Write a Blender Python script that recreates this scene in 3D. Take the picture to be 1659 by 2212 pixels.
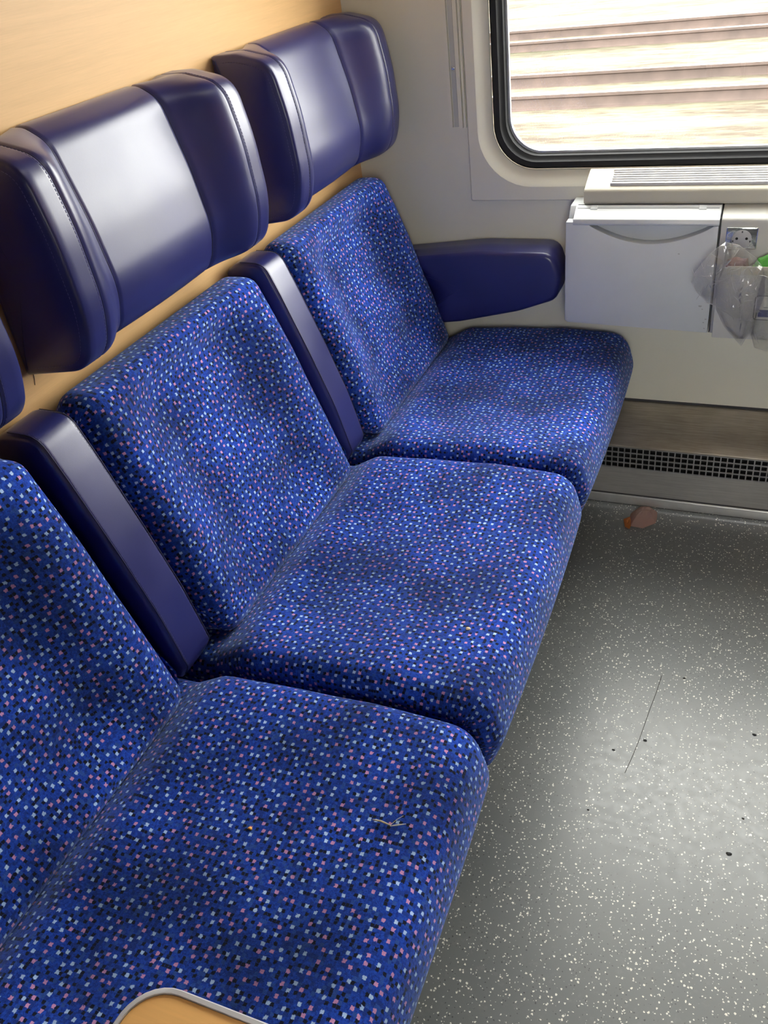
import bpy, bmesh, math, random
from mathutils import Vector, Matrix, noise

random.seed(7)
D = bpy.data
SC = bpy.context.scene
COL = SC.collection
for o in list(D.objects):
    D.objects.remove(o)

# ------------------------------------------------------------------ camera
cam_d = D.cameras.new('camera')
cam = D.objects.new('camera', cam_d)
COL.objects.link(cam)
cam_d.sensor_fit = 'VERTICAL'
cam_d.sensor_height = 36.0
cam_d.lens = 1867.05 / 2212 * 36.0
cam_d.clip_start = 0.02
cam_d.clip_end = 400
Rt = Vector((0.92299852, 0.36747425, -0.11417707))
Up = Vector((-0.12658432, 0.57015587, 0.81172575))
Fw = Vector((-0.36338704, 0.73476864, -0.57276951))
M = Matrix((Rt, Up, -Fw)).transposed().to_4x4()
M.translation = Vector((0.9132, -1.9844, 1.3418))
cam.matrix_world = M
SC.camera = cam

# ------------------------------------------------------------------ world, exposure
world = D.worlds.new('overcast_sky')
SC.world = world
world.use_nodes = True
wt = world.node_tree
wt.nodes.clear()
wo = wt.nodes.new('ShaderNodeOutputWorld')
bg = wt.nodes.new('ShaderNodeBackground')
bg.inputs['Color'].default_value = (1.0, 0.98, 0.94, 1)
bg.inputs['Strength'].default_value = 15.0
wt.links.new(bg.outputs[0], wo.inputs[0])
SC.view_settings.view_transform = 'Standard'
SC.view_settings.look = 'None'
SC.view_settings.gamma = 1.0
SC.view_settings.use_curve_mapping = False
SC.view_settings.exposure = 0.0
FILL_STRENGTH = 2.8

# ------------------------------------------------------------------ node helpers
class NT:
    def __init__(s, name):
        s.m = D.materials.new(name)
        s.m.use_nodes = True
        s.t = s.m.node_tree
        s.t.nodes.clear()
        s.out = s.t.nodes.new('ShaderNodeOutputMaterial')
    def n(s, typ, ins=None, **props):
        nd = s.t.nodes.new('ShaderNode' + typ)
        for k, v in props.items():
            setattr(nd, k, v)
        if ins:
            for k, v in ins.items():
                s.set(nd.inputs[k], v)
        return nd
    def set(s, sock, v):
        if isinstance(v, bpy.types.NodeSocket):
            s.t.links.new(v, sock)
        elif isinstance(v, bpy.types.Node):
            s.t.links.new(v.outputs[0], sock)
        else:
            if isinstance(v, tuple) and len(v) == 3 and sock.type == 'RGBA':
                v = (*v, 1)
            sock.default_value = v
    def math(s, op, a, b=None, c=None):
        nd = s.n('Math', operation=op)
        s.set(nd.inputs[0], a)
        if b is not None: s.set(nd.inputs[1], b)
        if c is not None: s.set(nd.inputs[2], c)
        return nd.outputs[0]
    def vmath(s, op, a, b=None):
        nd = s.n('VectorMath', operation=op)
        s.set(nd.inputs[0], a)
        if b is not None: s.set(nd.inputs[1], b)
        return nd.outputs[0]
    def mix(s, f, a, b):
        nd = s.n('Mix', data_type='RGBA')
        s.set(nd.inputs[0], f); s.set(nd.inputs[6], a); s.set(nd.inputs[7], b)
        return nd.outputs[2]
    def ramp(s, f, lo, hi, a=0.0, b=1.0):
        nd = s.n('MapRange')
        s.set(nd.inputs[0], f)
        nd.inputs[1].default_value = lo; nd.inputs[2].default_value = hi
        nd.inputs[3].default_value = a; nd.inputs[4].default_value = b
        return nd.outputs[0]
    def coord(s, which='Object'):
        return s.n('TexCoord').outputs[which]
    def noise(s, vec, scale, detail=3, rough=0.5):
        nd = s.n('TexNoise', {'Scale': scale, 'Detail': detail, 'Roughness': rough})
        if vec is not None: s.set(nd.inputs['Vector'], vec)
        return nd
    def bump(s, h, strength=0.2, dist=0.001):
        return s.n('Bump', {'Height': h, 'Strength': strength, 'Distance': dist}).outputs[0]
    def bsdf(s, **kw):
        b = s.n('BsdfPrincipled')
        for k, v in kw.items():
            s.set(b.inputs[k.replace('_', ' ')], v)
        s.t.links.new(b.outputs[0], s.out.inputs[0])
        return b

MAT = {}
def plain(name, col, rough=0.5, metal=0.0, var=0.06, vscale=12, bump=0.0, bscale=300, spec=0.5, **kw):
    t = NT(name)
    co = t.coord()
    n = t.noise(co, vscale, 4)
    f = t.ramp(n.outputs[0], 0.3, 0.7, 1 - var, 1 + var)
    c = t.n('VectorMath', operation='SCALE')
    t.set(c.inputs[0], tuple(col)); t.set(c.inputs[3], f)
    args = dict(Base_Color=c.outputs[0], Roughness=rough, Metallic=metal, Specular_IOR_Level=spec)
    if bump:
        args['Normal'] = t.bump(t.noise(co, bscale, 2).outputs[0], bump, 0.0006)
    args.update(kw)
    t.bsdf(**args)
    MAT[name] = t.m
    return t.m

plain('corridor_panel', (0.10, 0.10, 0.105), 0.5, var=0.05)
plain('wall_plastic', (0.72, 0.70, 0.58), 0.45, var=0.03, vscale=5, bump=0.05, bscale=500)
plain('trim_plastic', (0.73, 0.71, 0.60), 0.42, var=0.02, vscale=6)
plain('sill_plastic', (0.52, 0.50, 0.405), 0.4, var=0.02, vscale=8)
plain('table_plastic', (0.58, 0.61, 0.62), 0.35, var=0.03, vscale=10)
plain('console_plastic', (0.55, 0.55, 0.51), 0.38, var=0.03, vscale=10)
plain('ceiling_plastic', (0.68, 0.67, 0.63), 0.5, var=0.02)
plain('rubber', (0.014, 0.015, 0.017), 0.62, var=0.15, vscale=30, spec=0.2)
plain('aluminium', (0.62, 0.62, 0.60), 0.38, 0.85, var=0.05, vscale=40)
plain('rail_channel', (0.50, 0.51, 0.47), 0.45, 0.1, var=0.03)
plain('painted_slat', (0.55, 0.55, 0.56), 0.4, 0.0, var=0.03)
plain('chrome', (0.85, 0.86, 0.88), 0.08, 1.0, var=0.02)
plain('socket_grey', (0.45, 0.46, 0.46), 0.4, var=0.05)
plain('black_hole', (0.008, 0.008, 0.009), 0.8)
plain('dark_grey', (0.05, 0.05, 0.055), 0.7)  # dark grey for gaps, lines, seal, clips and print
plain('lip_plastic', (0.55, 0.55, 0.53), 0.35, 0.5, var=0.08, vscale=30)
plain('grille_metal', (0.34, 0.34, 0.34), 0.38, 0.7, var=0.1, vscale=40)
plain('seam_thread', (0.012, 0.012, 0.04), 0.7)
plain('stitch_thread', (0.11, 0.105, 0.24), 0.6)
plain('base_frame', (0.05, 0.05, 0.055), 0.6, var=0.1)
plain('sticker_white', (0.75, 0.74, 0.68), 0.35, var=0.02)
plain('sticker_blue', (0.012, 0.022, 0.16), 0.35, var=0.03)
plain('green_wrapper', (0.10, 0.42, 0.06), 0.3, var=0.2, vscale=60)
plain('brown_wrapper', (0.25, 0.10, 0.075), 0.35, var=0.25, vscale=60)
plain('crumb_cream', (0.85, 0.66, 0.40), 0.6, var=0.1)
plain('crumb_orange', (0.85, 0.40, 0.06), 0.6, var=0.1)
plain('straw_tan', (0.42, 0.36, 0.22), 0.6, var=0.3, vscale=200)
plain('straw_pale', (0.60, 0.57, 0.46), 0.5, var=0.1, vscale=200)
plain('scuff_grey', (0.36, 0.37, 0.37), 0.6, var=0.3, vscale=400)
plain('dirt', (0.02, 0.02, 0.02), 0.7)
plain('hair_dark', (0.03, 0.025, 0.02), 0.5)
plain('rail_rust', (0.070, 0.048, 0.040), 0.75, var=0.25, vscale=3)
plain('rail_head', (0.42, 0.38, 0.34), 0.5, 0.3, var=0.1)
plain('fill_lamp_body', (0.7, 0.7, 0.7), 0.4)

def wood(name, col, axis_scale=(1.5, 0.9, 26)):
    t = NT(name)
    mp = t.n('Mapping', {'Vector': t.coord(), 'Scale': axis_scale})
    n1 = t.noise(mp.outputs[0], 3.0, 6, 0.6)
    mp2 = t.n('Mapping', {'Vector': t.coord(), 'Scale': (axis_scale[0] * 4, axis_scale[1] * 6, axis_scale[2] * 7)})
    n2 = t.noise(mp2.outputs[0], 3.0, 3, 0.6)
    f = t.math('ADD', t.ramp(n1.outputs[0], 0.3, 0.7, 0.945, 1.04), t.ramp(n2.outputs[0], 0.3, 0.7, -0.035, 0.03))
    c = t.n('VectorMath', operation='SCALE')
    t.set(c.inputs[0], col); t.set(c.inputs[3], f)
    t.bsdf(Base_Color=c.outputs[0], Roughness=0.42, Specular_IOR_Level=0.4)
    MAT[name] = t.m
wood('beech_laminate', (0.76, 0.475, 0.215))
wood('tablet_laminate', (0.85, 0.48, 0.17), (1.5, 20, 1.5))

def vinyl():
    t = NT('navy_vinyl')
    co = t.coord()
    n = t.noise(co, 900, 2)
    w = t.noise(co, 9, 3)
    col = t.mix(t.ramp(w.outputs[0], 0.35, 0.65), (0.016, 0.018, 0.105), (0.020, 0.022, 0.125))
    h = t.math('ADD', n.outputs[0], t.math('MULTIPLY', t.noise(co, 40, 2).outputs[0], 1.5))
    t.bsdf(Base_Color=col, Roughness=t.ramp(w.outputs[0], 0.3, 0.7, 0.30, 0.38), Specular_IOR_Level=0.6, Coat_Weight=0.33, Coat_Roughness=0.28,
           Normal=t.bump(h, 0.10, 0.0006))
    MAT['navy_vinyl'] = t.m
vinyl()

def fabric():
    t = NT('moquette')
    uv = t.coord('UV')
    S = 0.0045
    rnd = t.n('ObjectInfo').outputs['Random']
    off = t.n('CombineXYZ', {'X': t.math('MULTIPLY', rnd, 3.7), 'Y': t.math('MULTIPLY', rnd, 5.3), 'Z': 0.0}).outputs[0]
    p0 = t.vmath('ADD', uv, off)
    wob = t.noise(uv, 520, 3, 0.6)
    wv = t.vmath('MULTIPLY', t.vmath('SUBTRACT', wob.outputs['Color'], (0.5, 0.5, 0.5)), (0.0042, 0.0042, 0))
    p = t.vmath('MULTIPLY', t.vmath('ADD', p0, wv), (1 / S, 1 / S, 0))
    def sep(v):
        x = t.n('SeparateXYZ', {0: v}); return x.outputs[0], x.outputs[1], x.outputs[2]
    def wn(v):
        return t.n('TexWhiteNoise', {'Vector': v}, noise_dimensions='3D').outputs['Color']
    cell = t.vmath('FLOOR', p)
    cx, cy, _ = sep(cell)
    # stagger rows of blocks
    row = t.math('FLOOR', t.math('DIVIDE', cy, 3.0))
    sh = t.math('FLOOR', t.math('MULTIPLY', t.n('TexWhiteNoise', {'W': row}, noise_dimensions='1D').outputs['Value'], 3.0))
    cx1 = t.math('ADD', cx, sh)
    def pick(cx, cy, w, h, seed):
        bx = t.math('FLOOR', t.math('DIVIDE', t.math('ADD', cx, 0.5), float(w)))
        by = t.math('FLOOR', t.math('DIVIDE', t.math('ADD', cy, 0.5), float(h)))
        sx = t.math('SUBTRACT', cx, t.math('MULTIPLY', bx, float(w)))
        sy = t.math('SUBTRACT', cy, t.math('MULTIPLY', by, float(h)))
        v = t.n('CombineXYZ', {'X': bx, 'Y': by, 'Z': seed}).outputs[0]
        r, g, b = sep(wn(v))
        lx = t.math('FLOOR', t.math('MULTIPLY', r, max(1, w - 1) * 0.999))
        ly = t.math('FLOOR', t.math('MULTIPLY', g, max(1, h - 1) * 0.999))
        hit = t.math('MULTIPLY', t.math('COMPARE', sx, lx, 0.4), t.math('COMPARE', sy, ly, 0.4))
        return hit, b
    light, ltype = pick(cx1, cy, 3, 3, 1.7)
    black, bt = pick(cx, cy, 3, 2, 9.3)
    black = t.math('MULTIPLY', black, t.math('LESS_THAN', bt, 0.85))
    black2, bt2 = pick(t.math('ADD', cx, 1.0), t.math('ADD', cy, 1.0), 4, 3, 5.1)
    black = t.math('MAXIMUM', black, t.math('MULTIPLY', black2, t.math('LESS_THAN', bt2, 0.75)))
    fx, fy, _ = sep(t.vmath('FRACTION', p))
    edge = t.math('MAXIMUM', t.math('ABSOLUTE', t.math('SUBTRACT', fx, 0.5)), t.math('ABSOLUTE', t.math('SUBTRACT', fy, 0.5)))
    light = t.math('MULTIPLY', light, t.ramp(edge, 0.50, 0.44))
    black = t.math('MULTIPLY', black, t.ramp(edge, 0.50, 0.42))
    r, g, b = sep(wn(t.vmath('ADD', cell, (0.3, 0.7, 4.4))))
    mot = t.noise(uv, 300, 4, 0.65)
    base = t.mix(t.ramp(mot.outputs[0], 0.36, 0.62), (0.007, 0.022, 0.20), (0.014, 0.076, 0.50))
    base = t.mix(t.math('MULTIPLY', t.math('LESS_THAN', g, 0.22), 0.7), base, (0.010, 0.026, 0.150))
    base = t.mix(t.math('MULTIPLY', t.math('LESS_THAN', b, 0.14), 0.6), base, (0.035, 0.100, 0.32))
    # soft fibre mottling
    fib = t.noise(uv, 1500, 2)
    base = t.mix(t.ramp(fib.outputs[0], 0.35, 0.65, 0.0, 0.55), base, (0.008, 0.024, 0.15))
    c = t.mix(black, base, (0.006, 0.007, 0.016))
    lc = t.mix(t.math('LESS_THAN', ltype, 0.48), (0.34, 0.48, 0.70), (0.47, 0.23, 0.40))
    c = t.mix(light, c, lc)
    # worn nap: broad, soft tone differences in the pile
    nap = t.noise(uv, 7, 3)
    sc = t.n('VectorMath', operation='SCALE')
    t.set(sc.inputs[0], c); t.set(sc.inputs[3], t.ramp(nap.outputs[0], 0.36, 0.64, 0.55, 1.38))
    h = t.math('ADD', t.math('MULTIPLY', fib.outputs[0], 0.6), t.noise(uv, 260, 2).outputs[0])
    t.bsdf(Base_Color=sc.outputs[0], Roughness=0.85, Specular_IOR_Level=0.12, Sheen_Weight=0.38, Sheen_Roughness=0.38,
           Sheen_Tint=(0.45, 0.60, 1.0, 1), Normal=t.bump(h, 0.55, 0.0015))
    MAT['moquette'] = t.m
fabric()

def floor_mat():
    t = NT('speckled_lino')
    co = t.coord()
    def flecks(scale, frac, rad, seed):
        off = t.vmath('ADD', co, (seed, seed * 2.1, 0.0))
        sx = t.n('SeparateXYZ', {0: off})
        flat = t.n('CombineXYZ', {'X': sx.outputs[0], 'Y': t.math('ADD', sx.outputs[1], sx.outputs[2]), 'Z': 0.0}).outputs[0]
        wob = t.noise(flat, 500, 1)
        flat = t.vmath('ADD', flat, t.vmath('MULTIPLY', t.vmath('SUBTRACT', wob.outputs['Color'], (0.5, 0.5, 0.5)), (0.003, 0.003, 0)))
        v = t.n('TexVoronoi', {'Vector': flat, 'Scale': scale}, feature='F1')
        x = t.n('SeparateXYZ', {0: v.outputs['Color']})
        r = t.math('MULTIPLY', x.outputs[1], rad)
        return t.math('MULTIPLY', t.math('LESS_THAN', x.outputs[0], frac), t.math('LESS_THAN', v.outputs['Distance'], t.math('ADD', r, rad * 0.35)))
    big = t.noise(co, 4, 4)
    base = t.mix(t.ramp(big.outputs[0], 0.3, 0.7), (0.120, 0.131, 0.130), (0.155, 0.164, 0.160))
    sc = t.noise(co, 60, 4, 0.7)
    base = t.mix(t.ramp(sc.outputs[0], 0.55, 0.75, 0, 0.25), base, (0.26, 0.26, 0.25))
    c = t.mix(flecks(190, 0.46, 0.20, 3.1), base, (0.055, 0.06, 0.06))
    c = t.mix(flecks(185, 0.36, 0.26, 0.0), c, (0.78, 0.77, 0.68))
    c = t.mix(flecks(250, 0.28, 0.26, 7.3), c, (0.70, 0.70, 0.63))
    t.bsdf(Base_Color=c, Roughness=t.ramp(sc.outputs[0], 0.35, 0.7, 0.33, 0.46), Specular_IOR_Level=0.72)
    MAT['speckled_lino'] = t.m
floor_mat()

def brushed(name, a, b, rough, metal=0.9):
    t = NT(name)
    mp = t.n('Mapping', {'Vector': t.coord(), 'Scale': (3, 90, 90)})
    n = t.noise(mp.outputs[0], 5, 4, 0.6)
    w = t.noise(t.coord(), 5, 4, 0.6)
    f = t.math('ADD', t.math('MULTIPLY', n.outputs[0], 0.5), t.math('MULTIPLY', w.outputs[0], 0.5))
    c = t.mix(t.ramp(f, 0.38, 0.62), a, b)
    t.bsdf(Base_Color=c, Metallic=metal, Roughness=t.ramp(n.outputs[0], 0.3, 0.7, rough - 0.06, rough + 0.08),
           Normal=t.bump(n.outputs[0], 0.08, 0.0005))
    MAT[name] = t.m
brushed('worn_steel', (0.30, 0.265, 0.21), (0.52, 0.47, 0.39), 0.36, 0.6)
brushed('front_steel', (0.34, 0.33, 0.31), (0.47, 0.46, 0.43), 0.40, 0.5)

def thin_glass(name, tint, gloss=1.0, rough=0.0):
    t = NT(name)
    fr = t.n('LayerWeight', {'Blend': 0.5})
    schlick = t.math('ADD', t.math('MULTIPLY', t.math('POWER', fr.outputs['Facing'], 5.0), 0.94), 0.03)
    tr = t.n('BsdfTransparent', {'Color': tint})
    gl = t.n('BsdfGlossy', {'Color': (1, 1, 1), 'Roughness': rough})
    mx = t.n('MixShader', {0: t.math('MULTIPLY', schlick, gloss), 1: tr, 2: gl})
    t.t.links.new(mx.outputs[0], t.out.inputs[0])
    MAT[name] = t.m
thin_glass('window_glass', (0.96, 0.97, 0.96))

def bag_mat(name, tint, dif, f_dif, f_gloss):
    t = NT(name)
    tr = t.n('BsdfTransparent', {'Color': tint})
    df = t.n('BsdfTranslucent', {'Color': dif})
    d2 = t.n('BsdfDiffuse', {'Color': dif})
    gl = t.n('BsdfGlossy', {'Color': (1, 1, 1), 'Roughness': 0.12})
    dd = t.n('MixShader', {0: 0.6, 1: df, 2: d2})
    a = t.n('MixShader', {0: f_dif, 1: tr, 2: dd})
    fr = t.n('LayerWeight', {'Blend': 0.35})
    b = t.n('MixShader', {0: t.math('ADD', t.math('MULTIPLY', fr.outputs['Fresnel'], f_gloss), 0.03), 1: a, 2: gl})
    t.t.links.new(b.outputs[0], t.out.inputs[0])
    MAT[name] = t.m
bag_mat('clear_film', (0.93, 0.93, 0.92), (0.85, 0.84, 0.81), 0.07, 0.8)
bag_mat('glint_film', (0.95, 0.95, 0.95), (0.95, 0.94, 0.92), 0.55, 0.9)  # whitish film for the highlights drawn on the bag
bag_mat('pink_film', (0.90, 0.60, 0.48), (0.72, 0.50, 0.44), 0.62, 0.5)
bag_mat('orange_film', (0.85, 0.35, 0.10), (0.70, 0.26, 0.07), 0.7, 0.4)

def ground_mat():
    t = NT('ballast_ground')
    mp = t.n('Mapping', {'Vector': t.coord(), 'Scale': (0.35, 1.7, 1)})
    n1 = t.noise(mp.outputs[0], 1.1, 7, 0.66)
    mp2 = t.n('Mapping', {'Vector': t.coord(), 'Scale': (0.9, 3.0, 1)})
    n2 = t.noise(mp2.outputs[0], 3.0, 6, 0.7)
    f = t.math('ADD', t.math('MULTIPLY', n1.outputs[0], 0.55), t.math('MULTIPLY', n2.outputs[0], 0.45))
    c = t.mix(t.ramp(f, 0.40, 0.56), (0.052, 0.041, 0.030), (0.125, 0.112, 0.082))
    gr = t.noise(mp.outputs[0], 0.5, 4)
    c = t.mix(t.ramp(gr.outputs[0], 0.55, 0.68, 0, 0.6), c, (0.060, 0.060, 0.038))
    t.bsdf(Base_Color=c, Roughness=0.95, Specular_IOR_Level=0.1)
    MAT['ballast_ground'] = t.m
ground_mat()

def fill_lamp_mat():
    t = NT('fill_lamp_diffuser')
    e = t.n('Emission', {'Color': (1.0, 0.96, 0.88), 'Strength': FILL_STRENGTH})
    t.t.links.new(e.outputs[0], t.out.inputs[0])
    MAT['fill_lamp_diffuser'] = t.m
fill_lamp_mat()

# ------------------------------------------------------------------ object helpers
def finish(name, bm, mat, parent=None, smooth=True, angle=None):
    me = D.meshes.new(name)
    bmesh.ops.recalc_face_normals(bm, faces=bm.faces)
    bm.to_mesh(me)
    bm.free()
    mats = mat if isinstance(mat, (list, tuple)) else [mat]
    for m in mats:
        me.materials.append(MAT[m])
    if smooth:
        for p in me.polygons: p.use_smooth = True
        if angle is not None:
            me.set_sharp_from_angle(angle=math.radians(angle))
    o = D.objects.new(name, me)
    COL.objects.link(o)
    if parent is not None:
        o.parent = parent
        o.matrix_parent_inverse = Matrix.Translation(-parent.location)
    return o

def tag(o, label=None, cat=None, group=None, kind=None):
    if label: o['label'] = label
    if cat: o['category'] = cat
    if group: o['group'] = group
    if kind: o['kind'] = kind
    return o

def empty(name, loc, label=None, cat=None, group=None, kind=None):
    o = D.objects.new(name, None)
    COL.objects.link(o)
    o.location = loc
    o.empty_display_size = 0.05
    return tag(o, label, cat, group, kind)

def copy_tree(o, offset, parent=None):
    c = o.copy()
    COL.objects.link(c)
    if parent is None:
        c.location = o.location + Vector(offset)
    else:
        c.parent = parent
        c.matrix_parent_inverse = o.matrix_parent_inverse.copy()
    for ch in list(o.children):
        copy_tree(ch, offset, c)
    return c

def bm_box(bm, x0, x1, y0, y1, z0, z1):
    v = [bm.verts.new(p) for p in ((x0, y0, z0), (x1, y0, z0), (x1, y1, z0), (x0, y1, z0), (x0, y0, z1), (x1, y0, z1), (x1, y1, z1), (x0, y1, z1))]
    for f in ((0, 3, 2, 1), (4, 5, 6, 7), (0, 1, 5, 4), (1, 2, 6, 5), (2, 3, 7, 6), (3, 0, 4, 7)):
        bm.faces.new([v[i] for i in f])
    return v

def bevel(bm, w, seg=2, ang=30):
    es = [e for e in bm.edges if len(e.link_faces) == 2 and e.calc_face_angle(0) > math.radians(ang)]
    if es and w > 0:
        bmesh.ops.bevel(bm, geom=es, offset=w, segments=seg, profile=0.5, affect='EDGES', clamp_overlap=True)

def box(name, x0, x1, y0, y1, z0, z1, mat, parent=None, bev=0.002, seg=2):
    bm = bmesh.new()
    bm_box(bm, x0, x1, y0, y1, z0, z1)
    bevel(bm, bev, seg)
    return finish(name, bm, mat, parent, True, 40)

def prism(name, poly, plane, a, b, mat, parent=None, bev=0.002, seg=2, angle=40):
    """poly in plane 'xz' (extruded along y), 'yz' (along x) or 'xy' (along z)"""
    def P(p, d):
        return {'xz': (p[0], d, p[1]), 'yz': (d, p[0], p[1]), 'xy': (p[0], p[1], d)}[plane]
    bm = bmesh.new()
    va = [bm.verts.new(P(p, a)) for p in poly]
    vb = [bm.verts.new(P(p, b)) for p in poly]
    bm.faces.new(va); bm.faces.new(vb[::-1])
    n = len(poly)
    for i in range(n):
        bm.faces.new((va[i], va[(i + 1) % n], vb[(i + 1) % n], vb[i]))
    bmesh.ops.recalc_face_normals(bm, faces=bm.faces)
    bevel(bm, bev, seg)
    return finish(name, bm, mat, parent, True, angle)

def bm_tube(bm, pts, r, n=6, caps=True):
    pts = [Vector(p) for p in pts]
    rings = []
    up = Vector((0.31, 0.52, 0.79))
    for i, p in enumerate(pts):
        t = (pts[min(i + 1, len(pts) - 1)] - pts[max(i - 1, 0)])
        t.normalize()
        a = t.cross(up)
        if a.length < 1e-4: a = t.cross(Vector((1, 0, 0)))
        a.normalize()
        b = t.cross(a)
        rr = r[i] if isinstance(r, (list, tuple)) else r
        rings.append([bm.verts.new(p + (a * math.cos(k * 2 * math.pi / n) + b * math.sin(k * 2 * math.pi / n)) * rr) for k in range(n)])
    for i in range(len(rings) - 1):
        for k in range(n):
            bm.faces.new((rings[i][k], rings[i][(k + 1) % n], rings[i + 1][(k + 1) % n], rings[i + 1][k]))
    if caps:
        bm.faces.new(rings[0][::-1]); bm.faces.new(rings[-1])

def tube(name, pts, r, mat, parent=None, n=6):
    bm = bmesh.new()
    bm_tube(bm, pts, r, n)
    return finish(name, bm, mat, parent, True, 60)

def round_poly(pts, seg=6):
    """pts: (x, z, radius) closed polygon -> dense polygon with rounded corners"""
    out = []
    n = len(pts)
    for i in range(n):
        p = Vector(pts[i][:2]); r = pts[i][2] if len(pts[i]) > 2 else 0
        a = Vector(pts[i - 1][:2]) - p; b = Vector(pts[(i + 1) % n][:2]) - p
        la, lb = a.length, b.length
        a.normalize(); b.normalize()
        if r <= 0:
            out.append(p); continue
        ang = a.angle(b)
        d = min(r / math.tan(ang / 2), la * 0.49, lb * 0.49)
        p0, p1 = p + a * d, p + b * d
        for k in range(seg + 1):
            u = k / seg
            out.append(p0 * (1 - u) ** 2 + p * 2 * u * (1 - u) + p1 * u * u)
    return out

def resample(poly, n):
    P = [Vector(p) for p in poly] + [Vector(poly[0])]
    L = [0]
    for i in range(len(P) - 1): L.append(L[-1] + (P[i + 1] - P[i]).length)
    out = []; j = 0
    for k in range(n):
        s = L[-1] * k / n
        while L[j + 1] < s: j += 1
        u = (s - L[j]) / max(L[j + 1] - L[j], 1e-9)
        out.append(P[j].lerp(P[j + 1], u))
    return out

def inset(poly, d):
    n = len(poly)
    area = sum(poly[i].x * poly[(i + 1) % n].y - poly[(i + 1) % n].x * poly[i].y for i in range(n))
    sg = 1 if area > 0 else -1
    out = []
    for i in range(n):
        t = poly[(i + 1) % n] - poly[i - 1]
        t.normalize()
        nn = Vector((-t.y, t.x)) * sg
        out.append(poly[i] + nn * d)
    return out

def loft(name, prof_fn, y0, y1, stations, r, mat, parent, rseg=6, dome=0.006, disp=None):
    """closed xz profiles along y with rounded ends. prof_fn(y)->list[Vector2]; UV in metres"""
    secs = []     # (y, pts, ucoord)
    u = 0
    for k in range(rseg):
        th = math.pi / 2 * k / rseg
        secs.append((y0 + r * (1 - math.cos(th)), inset(prof_fn(y0 + r), r * (1 - math.sin(th))), -r * (math.pi / 2 - th)))
    for s in stations:
        if y0 + r <= s <= y1 - r:
            secs.append((s, prof_fn(s), s - y0 - r))
    for k in range(rseg - 1, -1, -1):
        th = math.pi / 2 * k / rseg
        secs.append((y1 - r * (1 - math.cos(th)), inset(prof_fn(y1 - r), r * (1 - math.sin(th))), (y1 - y0 - 2 * r) + r * (math.pi / 2 - th)))
    bm = bmesh.new()
    uvl = bm.loops.layers.uv.new('UVMap')
    N = len(secs[0][1])
    base = prof_fn((y0 + y1) / 2)
    L = [0]
    for i in range(N): L.append(L[-1] + (base[(i + 1) % N] - base[i]).length)
    def V(y, p):
        q = (p.x, y, p.y)
        if disp: q = disp(q)
        return bm.verts.new(q)
    rows = [[V(y, p) for p in pts] for (y, pts, _) in secs]
    for i in range(len(secs) - 1):
        for k in range(N):
            k2 = (k + 1) % N
            f = bm.faces.new((rows[i][k], rows[i][k2], rows[i + 1][k2], rows[i + 1][k]))
            for l, uvv in zip(f.loops, ((secs[i][2], L[k]), (secs[i][2], L[k + 1]), (secs[i + 1][2], L[k + 1]), (secs[i + 1][2], L[k]))):
                l[uvl].uv = uvv
    for row, sgn, sec in ((rows[0], -1, secs[0]), (rows[-1], 1, secs[-1])):
        pts = sec[1]
        c = sum((p for p in pts), Vector((0, 0))) / N
        prev, pp = row, pts
        for j, kf in enumerate((0.94, 0.86, 0.72, 0.54, 0.34, 0.14)):
            yy = sec[0] + sgn * dome * (1 - kf ** 4)
            cur_p = [c + (p - c) * kf for p in pts]
            cur = [V(yy, p) for p in cur_p]
            for k in range(N):
                k2 = (k + 1) % N
                f = bm.faces.new((prev[k], prev[k2], cur[k2], cur[k]))
                for l, q in zip(f.loops, (pp[k], pp[k2], cur_p[k2], cur_p[k])):
                    l[uvl].uv = (q.x + 3.0, q.y)
            prev, pp = cur, cur_p
        cv = V(sec[0] + sgn * dome, c)
        for k in range(N):
            k2 = (k + 1) % N
            f = bm.faces.new((prev[k], prev[k2], cv))
            for l, q in zip(f.loops, (pp[k], pp[k2], c)): l[uvl].uv = (q.x + 3.0, q.y)
    return finish(name, bm, mat, parent, True)

def frange(a, b, n):
    return [a + (b - a) * i / (n - 1) for i in range(n)]

def sstep(a, b, x):
    t = max(0.0, min(1.0, (x - a) / (b - a)))
    return t * t * (3 - 2 * t)

def rrect(x0, x1, z0, z1, r, seg=8):
    out = []
    for cx, cz, a0 in ((x1 - r, z1 - r, 0), (x0 + r, z1 - r, 90), (x0 + r, z0 + r, 180), (x1 - r, z0 + r, 270)):
        for k in range(seg + 1):
            a = math.radians(a0 + 90 * k / seg)
            out.append((cx + r * math.cos(a), cz + r * math.sin(a)))
    return out

def plate_with_hole(name, outer, holes, y0, y1, mat, parent=None):
    bm = bmesh.new()
    for y in (y0, y1):
        es = []
        for lp in [outer] + holes:
            vs = [bm.verts.new((p[0], y, p[1])) for p in lp]
            es += [bm.edges.new((vs[i], vs[(i + 1) % len(vs)])) for i in range(len(vs))]
        bmesh.ops.triangle_fill(bm, use_beauty=True, use_dissolve=False, edges=es)
    bm.verts.ensure_lookup_table()
    n = len(bm.verts) // 2
    st = 0
    for lp in [outer] + holes:
        m = len(lp)
        for i in range(m):
            a, b = st + i, st + (i + 1) % m
            bm.faces.new((bm.verts[a], bm.verts[b], bm.verts[b + n], bm.verts[a + n]))
        st += m
    return finish(name, bm, mat, parent, True, 30)

def ring_strip(name, loops, mat, parent=None, angle=50):
    """loops: list of equal-length closed 3D loops, joined in order (closed cross-section)"""
    bm = bmesh.new()
    R = [[bm.verts.new(p) for p in lp] for lp in loops]
    n = len(loops[0])
    for i in range(len(R)):
        A, B = R[i], R[(i + 1) % len(R)]
        for k in range(n):
            bm.faces.new((A[k], A[(k + 1) % n], B[(k + 1) % n], B[k]))
    return finish(name, bm, mat, parent, True, angle)

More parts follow.
